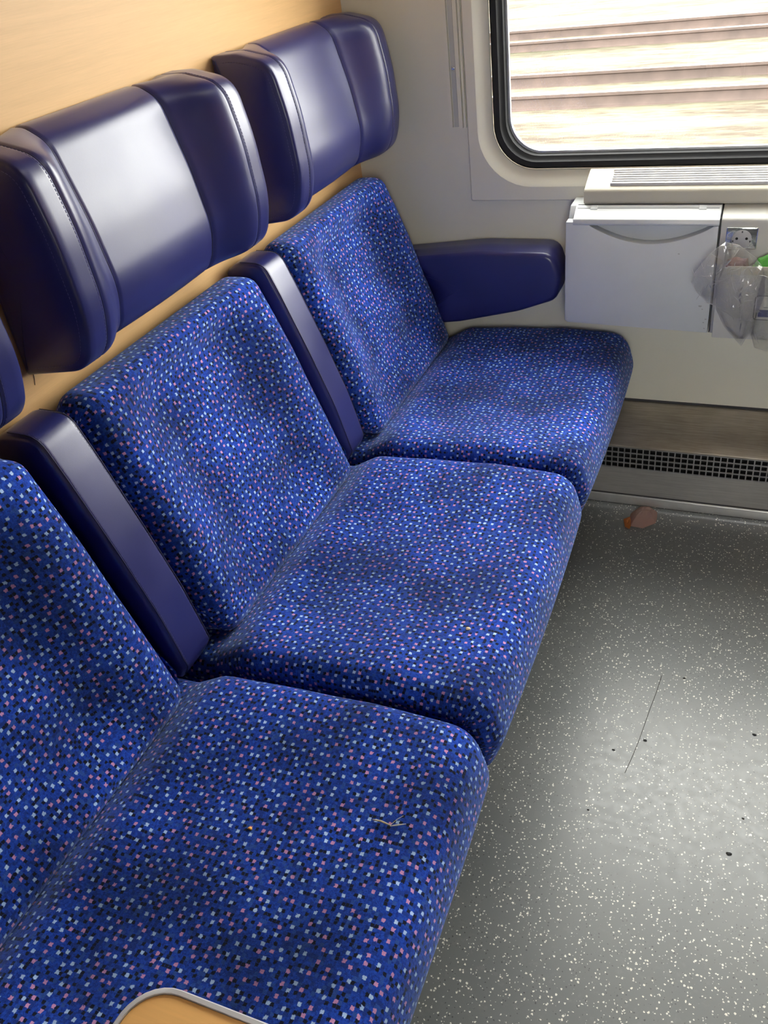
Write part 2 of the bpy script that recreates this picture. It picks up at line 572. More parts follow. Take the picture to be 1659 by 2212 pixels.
# ------------------------------------------------------------------ the compartment shell
XR = 2.10            # opposite partition
YC = -2.12           # corridor side
HZ = 2.30
WX0, WX1, WZ0, WZ1 = 0.361, 1.739, 0.8465, 1.80   # visible glass
# floor with coved edge towards the heater cover
bm = bmesh.new()
prof = [(-2.95, 0.0), (-1.5, 0.0), (-0.8, 0.0), (-0.24, 0.0)]
for k in range(1, 9):
    a = math.pi / 2 * k / 8
    prof.append((-0.205 + 0.066 * math.sin(a), 0.032 * (1 - math.cos(a))))
prof += [(-0.120, 0.032), (0.0, 0.032)]
rows = [[bm.verts.new((x, y, z)) for x in (-0.02, 0.7, 1.4, XR + 0.02)] for y, z in prof]
for i in range(len(rows) - 1):
    for k in range(3):
        bm.faces.new((rows[i][k], rows[i][k + 1], rows[i + 1][k + 1], rows[i + 1][k]))
tag(finish('floor', bm, 'speckled_lino', None, True, 50), kind='structure')
tag(box('light_block_slab', -0.06, XR + 0.06, -3.0, 0.08, -0.08, -0.004, 'base_frame', bev=0), kind='structure')  # unseen slab added to block sky light from below
tag(box('ceiling', -0.02, XR + 0.02, -2.95, 0.06, HZ, HZ + 0.05, 'ceiling_plastic', bev=0), kind='structure')
tag(box('wall_left', -0.04, 0.0, YC, 0.0, 0.0, HZ, 'beech_laminate', bev=0), kind='structure')
tag(box('wall_right', XR, XR + 0.04, YC, 0.0, 0.0, HZ, 'beech_laminate', bev=0), kind='structure')
win_hole = rrect(WX0 - 0.0635, WX1 + 0.0635, WZ0 - 0.0655, WZ1 + 0.0635, 0.1235)
tag(plate_with_hole('wall_window', [(-0.04, 0), (XR + 0.04, 0), (XR + 0.04, HZ), (-0.04, HZ)], [win_hole], 0.0, 0.06, 'wall_plastic'), kind='structure')
tag(plate_with_hole('wall_corridor', [(-0.04, 0), (0.82, 0), (0.82, 2.0), (1.55, 2.0), (1.55, 0), (XR + 0.04, 0), (XR + 0.04, HZ), (-0.04, HZ)],
                    [], YC - 0.04, YC, 'corridor_panel'), kind='structure')
tag(plate_with_hole('wall_outer', [(-0.04, 0), (XR + 0.04, 0), (XR + 0.04, HZ), (-0.04, HZ)], [rrect(0.75, 1.6, 1.0, 1.72, 0.08)], -2.99, -2.95, 'corridor_panel'), kind='structure')
tag(box('wall_corridor_end', -0.04, 0.0, -2.95, YC - 0.04, 0, HZ, 'corridor_panel', bev=0), kind='structure')
tag(box('wall_corridor_far', XR, XR + 0.04, -2.95, YC - 0.04, 0, HZ, 'corridor_panel', bev=0), kind='structure')

# ------------------------------------------------------------------ window
w1 = empty('window_1', (1.0, 0.02, 0.8), 'wide train window with rounded corners in a black rubber gasket', 'window', kind='structure')
def loop3(x0, x1, z0, z1, r, y): return [(p[0], y, p[1]) for p in rrect(x0, x1, z0, z1, r, 10)]
g = 0.031
ring_strip('gasket', [loop3(WX0 - g, WX1 + g, WZ0 - g, WZ1 + g, 0.095, 0.0280),
                      loop3(WX0 - g, WX1 + g, WZ0 - g, WZ1 + g, 0.095, 0.0120),
                      loop3(WX0 - g + .006, WX1 + g - .006, WZ0 - g + .006, WZ1 + g - .006, 0.09, 0.0060),
                      loop3(WX0 - .016, WX1 + .016, WZ0 - .016, WZ1 + .016, 0.083, 0.0090),
                      loop3(WX0 - .013, WX1 + .013, WZ0 - .013, WZ1 + .013, 0.081, 0.0180),
                      loop3(WX0 - .006, WX1 + .006, WZ0 - .006, WZ1 + .006, 0.077, 0.0220),
                      loop3(WX0 - .003, WX1 + .003, WZ0 - .003, WZ1 + .003, 0.076, 0.0400),
                      loop3(WX0 - g, WX1 + g, WZ0 - g, WZ1 + g, 0.095, 0.0460)], 'rubber', w1)
ring_strip('glazing_bead', [loop3(WX0 - .004, WX1 + .004, WZ0 - .004, WZ1 + .004, 0.077, 0.0360),
                            loop3(WX0 + .001, WX1 - .001, WZ0 + .001, WZ1 - .001, 0.075, 0.0360),
                            loop3(WX0 + .001, WX1 - .001, WZ0 + .001, WZ1 - .001, 0.075, 0.0460),
                            loop3(WX0 - .004, WX1 + .004, WZ0 - .004, WZ1 + .004, 0.077, 0.0460)], 'aluminium', w1)
prism('pane', rrect(WX0, WX1, WZ0, WZ1, 0.075, 10), 'xz', 0.043, 0.0435, 'window_glass', w1, bev=0)
# surround plate: flat plate whose inner edge is a light, rounded bevel round the gasket
TX0, TX1, TZ0, TZ1 = 0.276, XR - 0.276, 0.752, 2.05
def rect_loop(x0, x1, z0, z1, y, n=11):
    # same vertex count as rrect with seg=10 (11 per corner), all on the corner point spread slightly
    out = []
    e = 0.004
    return [(p[0], y, p[1]) for p in rrect(x0, x1, z0, z1, e, 10)]
ring_strip('trim_1', [rect_loop(TX0, TX1, TZ0, TZ1, 0.0),
                      rect_loop(TX0, TX1, TZ0, TZ1, -0.010),
                      rect_loop(TX0 + .002, TX1 - .002, TZ0 + .002, TZ1 - .002, -0.012),
                      loop3(WX0 - .062, WX1 + .062, WZ0 - .064, WZ1 + .062, 0.122, -0.012),
                      loop3(WX0 - .058, WX1 + .058, WZ0 - .059, WZ1 + .058, 0.118, -0.0095),
                      loop3(WX0 - .034, WX1 + .034, WZ0 - .033, WZ1 + .034, 0.097, 0.013),
                      loop3(WX0 - .033, WX1 + .033, WZ0 - .0325, WZ1 + .033, 0.096, 0.016)], 'trim_plastic', None, 25)
tag(D.objects['trim_1'], 'cream plastic surround plate framing the train window', 'window trim', kind='structure')

# ------------------------------------------------------------------ outside
bm = bmesh.new()
nx, ny = 40, 60
V = [[bm.verts.new((-60 + 120 * i / nx, -70 + 160 * (j / ny), -1.27 + 0.05 * noise.noise((i * 0.7, j * 0.5, 0)))) for j in range(ny + 1)] for i in range(nx + 1)]
for i in range(nx):
    for j in range(ny):
        bm.faces.new((V[i][j], V[i + 1][j], V[i + 1][j + 1], V[i][j + 1]))
tag(finish('ground', bm, 'ballast_ground'), 'pale stony ballast and dry grass between the tracks outside', 'ground', kind='structure')
RAILP = [(-.07, 0), (.07, 0), (.07, .012), (.02, .03), (.012, .05), (.012, .125), (.036, .138), (.036, .166), (.028, .172), (-.028, .172), (-.036, .166), (-.036, .138), (-.012, .125), (-.012, .05), (-.02, .03), (-.07, .012)]
RL = ['rusty steel rail of the neighbouring track, the one closer to the train window',
      'rusty steel rail of the neighbouring track, the one farther from the train window',
      'rusty steel rail of the second track away, the one closer to the train',
      'rusty steel rail of the second track away, the one farther from the train']
for lab, yr in zip(RL, (11.0, 12.58, 15.95, 17.5)):
    e = empty('steel_rail', (0, yr, -1.29), lab, 'rail', 'rails of the tracks outside')
    prism('web', [(yr + a * 1.0, -1.29 + b * 1.15) for a, b in RAILP], 'yz', -40, 40, 'rail_rust', e, bev=0)
    box('head', -40, 40, yr - .034, yr + .034, -1.29 + .172 * 1.15, -1.29 + .172 * 1.15 + .008, 'rail_head', e, bev=0)

# ------------------------------------------------------------------ ceiling lamp, unseen and added as fill light
lp = empty('fill_lamp', (1.0, -0.7, 2.3), 'long flat ceiling lamp out of view, added as fill light', 'lamp')
box('housing', 0.86, 1.16, -1.20, -0.20, 2.27, 2.30, 'fill_lamp_body', lp, bev=0.004)
box('diffuser', 0.88, 1.14, -1.18, -0.22, 2.262, 2.27, 'fill_lamp_diffuser', lp, bev=0.0)

# ------------------------------------------------------------------ seats
P = 0.62
# seat k=2 is by the window: cushion y -0.635..-0.02, backrest -0.570..-0.064
sy0, sy1 = -0.622, -0.018
by0, by1 = -0.572, -0.062
bc, bh = (by0 + by1) / 2, (by1 - by0) / 2
sc_, sh_ = (sy0 + sy1) / 2, (sy1 - sy0) / 2

SEAT = resample(round_poly([(0.02, 0.31, .01), (0.60, 0.295, .06), (0.652, 0.305, .03), (0.676, 0.372, .06), (0.655, 0.452, .055), (0.50, 0.462, .15), (0.38, 0.456, .15), (0.262, 0.450, .05), (0.205, 0.418, .02), (0.02, 0.416, .01)], 8), 150)
def seat_prof(y):
    s = abs(y - sc_) / sh_
    out = []
    for p in SEAT:
        z = p.y
        if z > 0.40 and p.x > 0.2:
            k = sstep(0.22, 0.34, p.x) * (1 - 0.75 * sstep(0.50, 0.66, p.x)) * sstep(0.40, 0.445, z)
            z -= k * 0.020 * (1 - sstep(0.25, 0.9, s))
            # slight sag line towards the back
            z += 0.0025 * noise.noise((p.x * 9, y * 7, 2.0)) * sstep(0.25, 0.35, p.x)
        x = p.x
        if x > 0.6:
            x -= 0.006 * s * s
        out.append(Vector((x, z)))
    return out
BACK = resample(round_poly([(0.004, 0.424, .005), (0.218, 0.424, .012), (0.226, 0.445, .01), (0.181, 0.585, .3), (0.145, 0.695, .3), (0.112, 0.782, .1), (0.092, 0.832, .035), (0.030, 0.832, .03), (0.004, 0.80, .01)], 8), 130)
def back_prof(y):
    s = abs(y - bc) / bh
    out = []
    for p in BACK:
        x = p.x; z = p.y
        if x > 0.06:
            k = sstep(0.05, 0.11, x) * sstep(0.42, 0.52, z) * (1 - 0.75 * sstep(0.76, 0.83, z))
            bucket = 0.036 * (1 - sstep(0.34, 0.84, s))
            lum = 0.010 * math.exp(-((z - 0.56) / 0.07) ** 2) * (1 - sstep(0.2, 0.8, s))
            x -= k * (bucket - lum)
            x += 0.0025 * noise.noise((z * 8, y * 8, 5.0)) * k
        out.append(Vector((x, z)))
    return out

seat = empty('train_seat', (0.33, sc_, 0.31))
sc_o = loft('seat_cushion', seat_prof, sy0, sy1, frange(sy0 + .035, sy1 - .035, 46), 0.035, 'moquette', seat, rseg=7, dome=0.004)
bk_o = loft('backrest', back_prof, by0, by1, frange(by0 + .042, by1 - .042, 40), 0.042, 'moquette', seat, rseg=10, dome=0.004)
SEATG = 'patterned blue seats of the bench'
tag(seat, 'blue speckled moquette train seat beside the wall armrest at the window', 'seat', SEATG)
s_mid = copy_tree(seat, (0, -P, 0)); tag(s_mid, 'blue speckled moquette train seat between the two folded-up armrests', 'seat', SEATG)
s_near = copy_tree(seat, (0, -2 * P, 0)); tag(s_near, 'blue speckled moquette train seat with a bit of dry straw lying on it', 'seat', SEATG)

# bench base below the cushions
base = empty('bench_base', (0.3, -1.0, 0), 'dark metal base carrying the blue bench seats', 'seat base')
box('base_box', 0.01, 0.46, -1.86, -0.145, 0.06, 0.22, 'base_frame', base, bev=0.004)
box('seat_rail', 0.03, 0.58, -1.86, -0.145, 0.22, 0.294, 'base_frame', base, bev=0.004)
for yy in (-1.84, -0.98, -0.27):
    box('leg', 0.05, 0.42, yy, yy + 0.05, 0.0, 0.06, 'base_frame', base, bev=0.003)

# ------------------------------------------------------------------ folded-up armrests between the backrests
ay0, ay1 = -0.662, -0.588
ARM = resample(round_poly([(0.004, 0.424, .004), (0.19, 0.424, .01), (0.205, 0.45, .01), (0.183, 0.55, .3), (0.148, 0.66, .3), (0.109, 0.772, .1), (0.085, 0.834, .03), (0.03, 0.836, .03), (0.004, 0.82, .008)], 8), 110)
def arm_prof(y):
    s = abs(y - (ay0 + ay1) / 2) / ((ay1 - ay0) / 2)
    dent = 0.0016 * (math.exp(-((s - 0.86) / 0.04) ** 2))
    return inset(ARM, dent - 0.0005 * (1 - s * s))
armr = empty('folded_armrest', (0.1, (ay0 + ay1) / 2, 0.424))
arm_pad = loft('pad', arm_prof, ay0, ay1, frange(ay0 + .007, ay1 - .007, 34), 0.007, 'navy_vinyl', armr, rseg=4, dome=0.001)
def front_path(poly, lo, hi, x_min, y, off=0.0004):
    pts = inset(poly, -off)
    q = [p for p in pts if p.y > lo and p.x > x_min]
    q = [p for p in pts if (p.x > x_min and lo < p.y)]
    return [(p.x, y, p.y) for p in q]
def seam(name, path, mat, r, parent):
    return tube(name, path, r, mat, parent, 5)
def stitches(name, path, mat, parent, step=0.0052, ln=0.0034, r=0.00036):
    P3 = [Vector(p) for p in path]
    bm = bmesh.new()
    L = [0]
    for i in range(len(P3) - 1): L.append(L[-1] + (P3[i + 1] - P3[i]).length)
    def at(s):
        for i in range(len(P3) - 1):
            if L[i + 1] >= s: return P3[i].lerp(P3[i + 1], (s - L[i]) / max(L[i + 1] - L[i], 1e-9))
        return P3[-1]
    s = step
    while s + ln < L[-1]:
        bm_tube(bm, [at(s), at(s + ln)], r, 4)
        s += step
    o = finish(name, bm, mat, parent)
    o['kind'] = 'stuff'
    return o
for sgn in (-1, 1):
    yy = (ay0 + ay1) / 2 + sgn * 0.86 * (ay1 - ay0) / 2
    pth = front_path(ARM, 0.43, 0, 0.03, yy, 0.0002)
    seam('seam', pth, 'seam_thread', 0.0006, arm_pad)
    stitches('stitching', front_path(ARM, 0.43, 0, 0.03, yy - sgn * 0.003, 0.0001), 'stitch_thread', arm_pad)
AG = 'folded-up vinyl armrests between the backrests'
tag(armr, 'navy vinyl armrest folded up between the window seat and the middle seat', 'armrest', AG)
a2 = copy_tree(armr, (0, -P, 0)); tag(a2, 'navy vinyl armrest folded up between the middle seat and the seat with straw on it', 'armrest', AG)

# ------------------------------------------------------------------ headrests
hy0, hy1 = -0.566, -0.064
hc, hh = (hy0 + hy1) / 2, (hy1 - hy0) / 2
HEAD = resample(round_poly([(0.003, 0.868, .004), (0.121, 0.884, .085), (0.143, 0.955, .2), (0.136, 1.060, .4), (0.118, 1.146, .05), (0.050, 1.163, .06), (0.003, 1.162, .004)], 10), 130)
HEADC = resample(round_poly([(0.003, 0.868, .004), (0.080, 0.876, .06), (0.100, 0.948, .12), (0.085, 1.040, .5), (0.057, 1.143, .045), (0.026, 1.162, .03), (0.003, 1.162, .004)], 10), 130)
def head_prof(y):
    s = abs(y - hc)
    g = sstep(0.118, 0.205, s)
    bul = 0.004 * math.cos(min(s / 0.125, 1) * math.pi / 2)
    dent = 0.0030 * math.exp(-((s - 0.127) / 0.0035) ** 2) + 0.0018 * math.exp(-((s - 0.210) / 0.0028) ** 2)
    out = []
    for p, c in zip(HEAD, HEADC):
        v = c.lerp(p, g)
        v.x += bul * sstep(0.02, 0.06, v.x)
        out.append(v)
    return inset(out, dent)
hst = sorted(set([round(v, 5) for v in frange(hy0 + .008, hy1 - .008, 60)] +
                 [round(hc + sg * (c + d), 5) for sg in (-1, 1) for c in (0.127, 0.210) for d in (-.006, -.003, -.0015, 0, .0015, .003, .006)]))
head = empty('headrest', (0.0, hc, 0.87))
head_pad = loft('pad', head_prof, hy0, hy1, hst, 0.008, 'navy_vinyl', head, rseg=5, dome=0.006)
for sgn in (-1, 1):
    for s, off, m, st in ((0.127, 0.0003, 'seam_thread', False), (0.210, 0.0002, 'seam_thread', True)):
        yy = hc + sgn * s
        pr = head_prof(yy)
        seam('seam', front_path(pr, 0, 0, 0.02, yy, off), m, 0.00055, head_pad)
        if st:
            y2 = hc + sgn * (s + 0.0045)
            stitches('stitching', front_path(head_prof(y2), 0, 0, 0.045, y2, 0.0001), 'stitch_thread', head_pad)
    # piping seam where the side cheek meets the band
    ye = hy0 if sgn < 0 else hy1
    yb = hc + sgn * (hh - 0.008)
    edge = inset(head_prof(yb), 0.012)
    pr = [(p.x, ye + sgn * 0.0016, p.y) for p in edge if p.x > 0.02]
    stitches('stitching', pr, 'stitch_thread', head_pad)
HG = 'vinyl headrests on the wooden wall'
tag(head, 'navy vinyl winged headrest above the window seat, next to the grey window wall', 'headrest', HG)
h2 = copy_tree(head, (0, -P, 0)); tag(h2, 'navy vinyl winged headrest above the middle seat', 'headrest', HG)
h3 = copy_tree(head, (0, -2 * P, 0)); tag(h3, 'navy vinyl winged headrest above the seat with straw on it', 'headrest', HG)

# the facing bench on the other side of the compartment (unseen, added to block bounce light)
def face_copy(root, label):
    c = copy_tree(root, (0, 0, 0))
    c.location = (XR - root.location.x, root.location.y, root.location.z)
    c.rotation_euler = (0, 0, math.pi)
    return tag(c, label, root['category'], 'unseen facing bench on the opposite wall')
for r_ in (seat, s_mid, s_near): face_copy(r_, 'blue speckled train seat of the unseen facing bench on the opposite wall')
for r_ in (head, h2, h3): face_copy(r_, 'navy vinyl headrest of the unseen facing bench on the opposite wall')
face_copy(base, 'dark metal base carrying the unseen facing bench')

# ------------------------------------------------------------------ armrest on the window wall
WARM = resample(round_poly([(0.07, 0.458, .004), (0.255, 0.482, .1), (0.40, 0.515, .2), (0.493, 0.548, .03), (0.503, 0.605, .05), (0.484, 0.664, .035), (0.31, 0.665, .3), (0.07, 0.642, .004)], 10), 120)
wy0, wy1 = -0.092, -0.002
def warm_prof(y):
    # the side nearest the seat is rolled over a little more at the top
    t = (y - wy0) / (wy1 - wy0)
    d = 0.0015 * math.exp(-((t - 0.10) / 0.03) ** 2)
    out = []
    for p in inset(WARM, d):
        z = p.y
        if z > 0.60: z -= 0.006 * (1 - sstep(0.0, 0.5, t)) * sstep(0.60, 0.65, z)
        out.append(Vector((p.x, z)))
    return out
wa = empty('fixed_armrest', (0.31, -0.045, 0.46), 'navy vinyl armrest fixed to the grey wall beside the window seat', 'armrest')
warm_pad = loft('pad', warm_prof, wy0, wy1, frange(wy0 + .012, wy1 - .004, 26), 0.012, 'navy_vinyl', wa, rseg=6, dome=0.003,
     disp=lambda q: (q[0], q[1] + (max(q[1], -0.057 + 0.1 * (q[1] + 0.092)) - q[1]) * (1 - sstep(0.138 + 0.325 * (0.64 - q[2]), 0.158 + 0.325 * (0.64 - q[2]), q[0])), q[2]))
yy = wy0 + 0.0015
ed = inset(warm_prof(wy0 + .012), 0.012)
sp = [(p.x, yy - 0.0002, p.y) for p in ed if p.x > 0.14 and (p.y > 0.60 or p.x > 0.47)]
i0 = max(range(len(sp)), key=lambda i: math.dist(sp[i], sp[i - 1]))
sp = sp[i0:] + sp[:i0]
seam('seam', sp, 'seam_thread', 0.0006, warm_pad)

# ------------------------------------------------------------------ aluminium rail left of the window
rl = empty('wall_rail', (0.252, 0, 0.912), 'slim aluminium rail standing upright on the wall left of the window', 'rail')
box('back_plate', 0.236, 0.274, -0.006, 0.0, 0.912, 2.0, 'trim_plastic', rl, bev=0.0015)
box('flange', 0.236, 0.2425, -0.013, -0.006, 0.914, 2.0, 'trim_plastic', rl, bev=0.001)
box('channel', 0.2455, 0.2555, -0.0095, -0.006, 0.914, 2.0, 'rail_channel', rl, bev=0.0008)
box('flange', 0.2575, 0.266, -0.014, -0.006, 0.912, 2.0, 'trim_plastic', rl, bev=0.001)
box('flange', 0.2685, 0.273, -0.011, -0.006, 0.912, 2.0, 'trim_plastic', rl, bev=0.001)
prism('screw', [(0.2505 + .0032 * math.cos(a * math.pi / 6), 1.033 + .0032 * math.sin(a * math.pi / 6)) for a in range(12)], 'xz', -0.0112, -0.009, 'chrome', rl, bev=0.0006)

# ------------------------------------------------------------------ window sill with vent slats
sl = empty('window_sill', (1.01, -0.035, 0.76), 'cream plastic window sill with a white slatted air vent on top', 'window sill')
SX0, SX1 = 0.548, XR - 0.548
prism('sill_board', [(0.0, 0.762), (-0.072, 0.762), (-0.075, 0.766), (-0.075, 0.789), (-0.071, 0.793), (0.0, 0.818)], 'yz', SX0, SX1, 'sill_plastic', sl, bev=0.0025, seg=2)
box('vent_recess', 0.603, XR - 0.603, -0.058, -0.0135, 0.7985, 0.8000, 'dark_grey', sl, bev=0)
D.objects['vent_recess'].rotation_euler = (0, 0, 0)
def sill_z(y): return 0.793 + (0.818 - 0.793) * (y + 0.071) / 0.071
vr = D.objects['vent_recess'].data
for v in vr.vertices:
    v.co.z = sill_z(v.co.y) + (0.0008 if v.co.z > 0.799 else -0.003)
for i, yy in enumerate(frange(-0.058, -0.0135, 7)):
    w = 0.0017 if i not in (0, 6) else 0.0030
    zz = sill_z(yy)
    prism('slat', [(yy - w, zz - .001), (yy + w, zz - .001), (yy + w, zz + 0.0058), (yy - w, zz + 0.0048)], 'yz', 0.603 - (0.002 if i in (0, 6) else 0), XR - 0.603, 'painted_slat', sl, bev=0.0009)
for yy0, yy1 in ((-0.058, -0.0135),):
    for xx in (0.612, XR - 0.612):
        prism('slat_end', [(yy0, sill_z(yy0)), (yy1, sill_z(yy1)), (yy1, sill_z(yy1) + .003), (yy0, sill_z(yy0) + .003)], 'yz', xx - .0015, xx + .0015, 'painted_slat', sl, bev=0)

# ------------------------------------------------------------------ folding table left of the console
TF = -0.115
def console_profile(yf, z0, ztop=0.7605):
    return [(0.0, z0), (yf, z0), (yf, 0.7397), (yf + 0.003, 0.7446), (-0.072, ztop), (0.0, ztop)]
tb = empty('folding_table', (0.675, -0.05, 0.50), 'pale grey folding table stowed flat beside the power socket under the window sill', 'table')
prism('body', console_profile(TF + 0.026, 0.5085), 'yz', 0.5196, 0.8309, 'table_plastic', tb, bev=0.003)
fr = [(0.5186, 0.7373), (0.5584, 0.7373)]
n = 22
for i in range(n + 1):
    u = i / n
    fr.append((0.5623 + (0.8188 - 0.5623) * u, 0.7349 - 0.040 * math.sin(math.pi * u) ** 0.85 - 0.006 * u))
fr += [(0.8246, 0.7300), (0.8299, 0.7300), (0.8290, 0.4969), (0.5244, 0.5071), (0.5167, 0.5124)]
panel_o = prism('panel', fr, 'xz', TF, TF + 0.026, 'table_plastic', tb, bev=0.002)
lx0, lx1 = 0.5342, 0.8304
lz = 0.7373
lid_o = prism('lid', [(TF + .006, lz - .004), (TF - .003, lz - .006), (TF - .0045, lz - .002), (TF - .002, lz + .006), (-0.0785, 0.7632), (-0.0745, 0.7605), (TF + .006, lz + .003)], 'yz', lx0, lx1, 'table_plastic', tb, bev=0.0012)
def lid_pt(u, h=0.0):      # along the lid's sloping top, u=0 front, u=1 back
    y0_, z0_, y1_, z1_ = TF - .002, lz + .006, -0.0785, 0.7632
    L_ = math.hypot(y1_ - y0_, z1_ - z0_); ny_, nz_ = -(z1_ - z0_) / L_, (y1_ - y0_) / L_
    return (y0_ + (y1_ - y0_) * u + ny_ * h, z0_ + (z1_ - z0_) * u + nz_ * h)
prism('lid_line', [lid_pt(.74, -.0004), lid_pt(.74, .0003), lid_pt(.765, .0003), lid_pt(.765, -.0004)], 'yz', lx0 + .004, lx1 - .004, 'dark_grey', lid_o, bev=0)
prism('lid_line', [lid_pt(.97, -.0004), lid_pt(.97, .0003), lid_pt(1.0, .0003), lid_pt(1.0, -.0004)], 'yz', lx0 + .004, lx1 - .001, 'dark_grey', lid_o, bev=0)
for xx in (0.5662, 0.7867):
    prism('hinge', [lid_pt(.66, -.0005), lid_pt(.66, .0009), lid_pt(.93, .0011), lid_pt(.93, -.0005)], 'yz', xx, xx + 0.0145, 'table_plastic', lid_o, bev=0.0004)
box('panel_gap', 0.8309, 0.8330, TF + .003, -0.06, 0.4978, 0.745, 'dark_grey', tb, bev=0)
for i, (sx, sz, sr) in enumerate([(.806, .535, .0035), (.811, .528, .0018), (.820, .505, .0022), (.816, .497, .0018), (.819, .483, .0016), (.752, .652, .002)]):
    prism('scuff', [(0.9132 + (sx - 0.9132) * 0.9714 + sr * (1 + .4 * math.sin(k * 2.3 + i)) * math.cos(k * math.pi / 4), 1.3418 + (sz - 1.3418) * 0.9714 + .6 * sr * math.sin(k * math.pi / 4)) for k in range(8)], 'xz', TF - .0002, TF + .0005, 'scuff_grey', panel_o, bev=0)

# ------------------------------------------------------------------ central console
cs = empty('wall_console', (XR / 2, -0.05, 0.49), 'off-white wall console under the sill carrying the power socket', 'console')
prism('body', console_profile(TF, 0.4969), 'yz', 0.8335, XR - 0.8335, 'console_plastic', cs, bev=0.003)
tb2 = empty('folding_table', (XR - 0.675, -0.05, 0.50), 'pale grey folding table stowed on the far side of the waste bin', 'table')
prism('body', console_profile(TF, 0.5027), 'yz', XR - 0.8314, XR - 0.5186, 'table_plastic', tb2, bev=0.004)

# power socket
ps = empty('power_socket', (0.8751, TF, 0.6863), 'chrome power socket with a grey round insert above the waste bin', 'socket')
prism('plate', [(0.8450, 0.6853), (0.9052, 0.6853), (0.9052, 0.7290), (0.8450, 0.7290)], 'xz', TF - .0040, TF, 'chrome', ps, bev=0.0030, seg=3)
circ = lambda cx, cz, r, n=24: [(cx + r * math.cos(2 * math.pi * k / n), cz + r * math.sin(2 * math.pi * k / n)) for k in range(n)]
qx, qz = 0.8756, 0.7057
ins_o = prism('insert', circ(qx, qz, 0.0190), 'xz', TF - .0054, TF - .0036, 'socket_grey', ps, bev=0.0008)
for dx in (-.0093, .0093):
    prism('pin_hole', circ(qx + dx, qz + .0015, 0.0027, 12), 'xz', TF - .0057, TF - .005, 'black_hole', ins_o, bev=0)
for ddx, ddz in ((0, .0150), (-.0162, -.004), (.0162, -.004)):
    cx, cz = qx + ddx, qz + ddz
    prism('clip', [(cx - .0013, cz - .0018), (cx + .0013, cz - .0018), (cx + .0013, cz + .0018), (cx - .0013, cz + .0018)], 'xz', TF - .0057, TF - .005, 'dark_grey', ins_o, bev=0)

# ------------------------------------------------------------------ waste bin, its contents and the bag
bn = empty('waste_bin', (XR / 2, -0.13, 0.47), 'off-white waste bin on the console below the power socket', 'waste bin')
bx0, bx1 = 0.8402, XR - 0.8402
bz0, bz1 = 0.5030, 0.6569
BF = -0.150
prism('front', [(bx0, bz0), (bx1, bz0), (bx1, bz1), (bx0, bz1)], 'xz', BF, BF + .004, 'console_plastic', bn, bev=0.0015)
box('bottom', bx0, bx1, BF + .004, TF, bz0, bz0 + .004, 'console_plastic', bn, bev=0)
box('side', bx0, bx0 + 0.004, BF + .004, TF, bz0 + .004, bz1 - .006, 'console_plastic', bn, bev=0.001)
box('side', bx1 - 0.004, bx1, BF + .004, TF, bz0 + .004, bz1 - .006, 'console_plastic', bn, bev=0.001)
box('rim', bx0 + 0.016, bx1 - 0.016, BF - .0030, BF, bz1 - .013, bz1 + .004, 'sill_plastic', bn, bev=0.0012)
kx0, kx1, kz0, kz1 = 0.9164, 0.9969, 0.5477, 0.6006
stk = prism('sticker', rrect(kx0 + .0014, kx1 - .0014, kz0 + .0014, kz1 - .0014, 0.006, 5), 'xz', BF - .0006, BF, 'sticker_white', bn, bev=0)
prism('sticker_border', rrect(kx0, kx1, kz0, kz1, 0.007, 5), 'xz', BF - .0003, BF + .0001, 'dark_grey', stk, bev=0)
prism('sticker_print', [(kx0 + .009, kz0 + .007), (kx0 + .036, kz0 + .007), (kx0 + .036, kz0 + .0225), (kx0 + .009, kz0 + .0225)], 'xz', BF - .0010, BF - .0005, 'sticker_blue', stk, bev=0)
prism('sticker_print', [(kx0 + .018, kz0 + .0275), (kx0 + .045, kz0 + .0275), (kx0 + .045, kz0 + .0285), (kx0 + .018, kz0 + .0285)], 'xz', BF - .0010, BF - .0005, 'dark_grey', stk, bev=0)

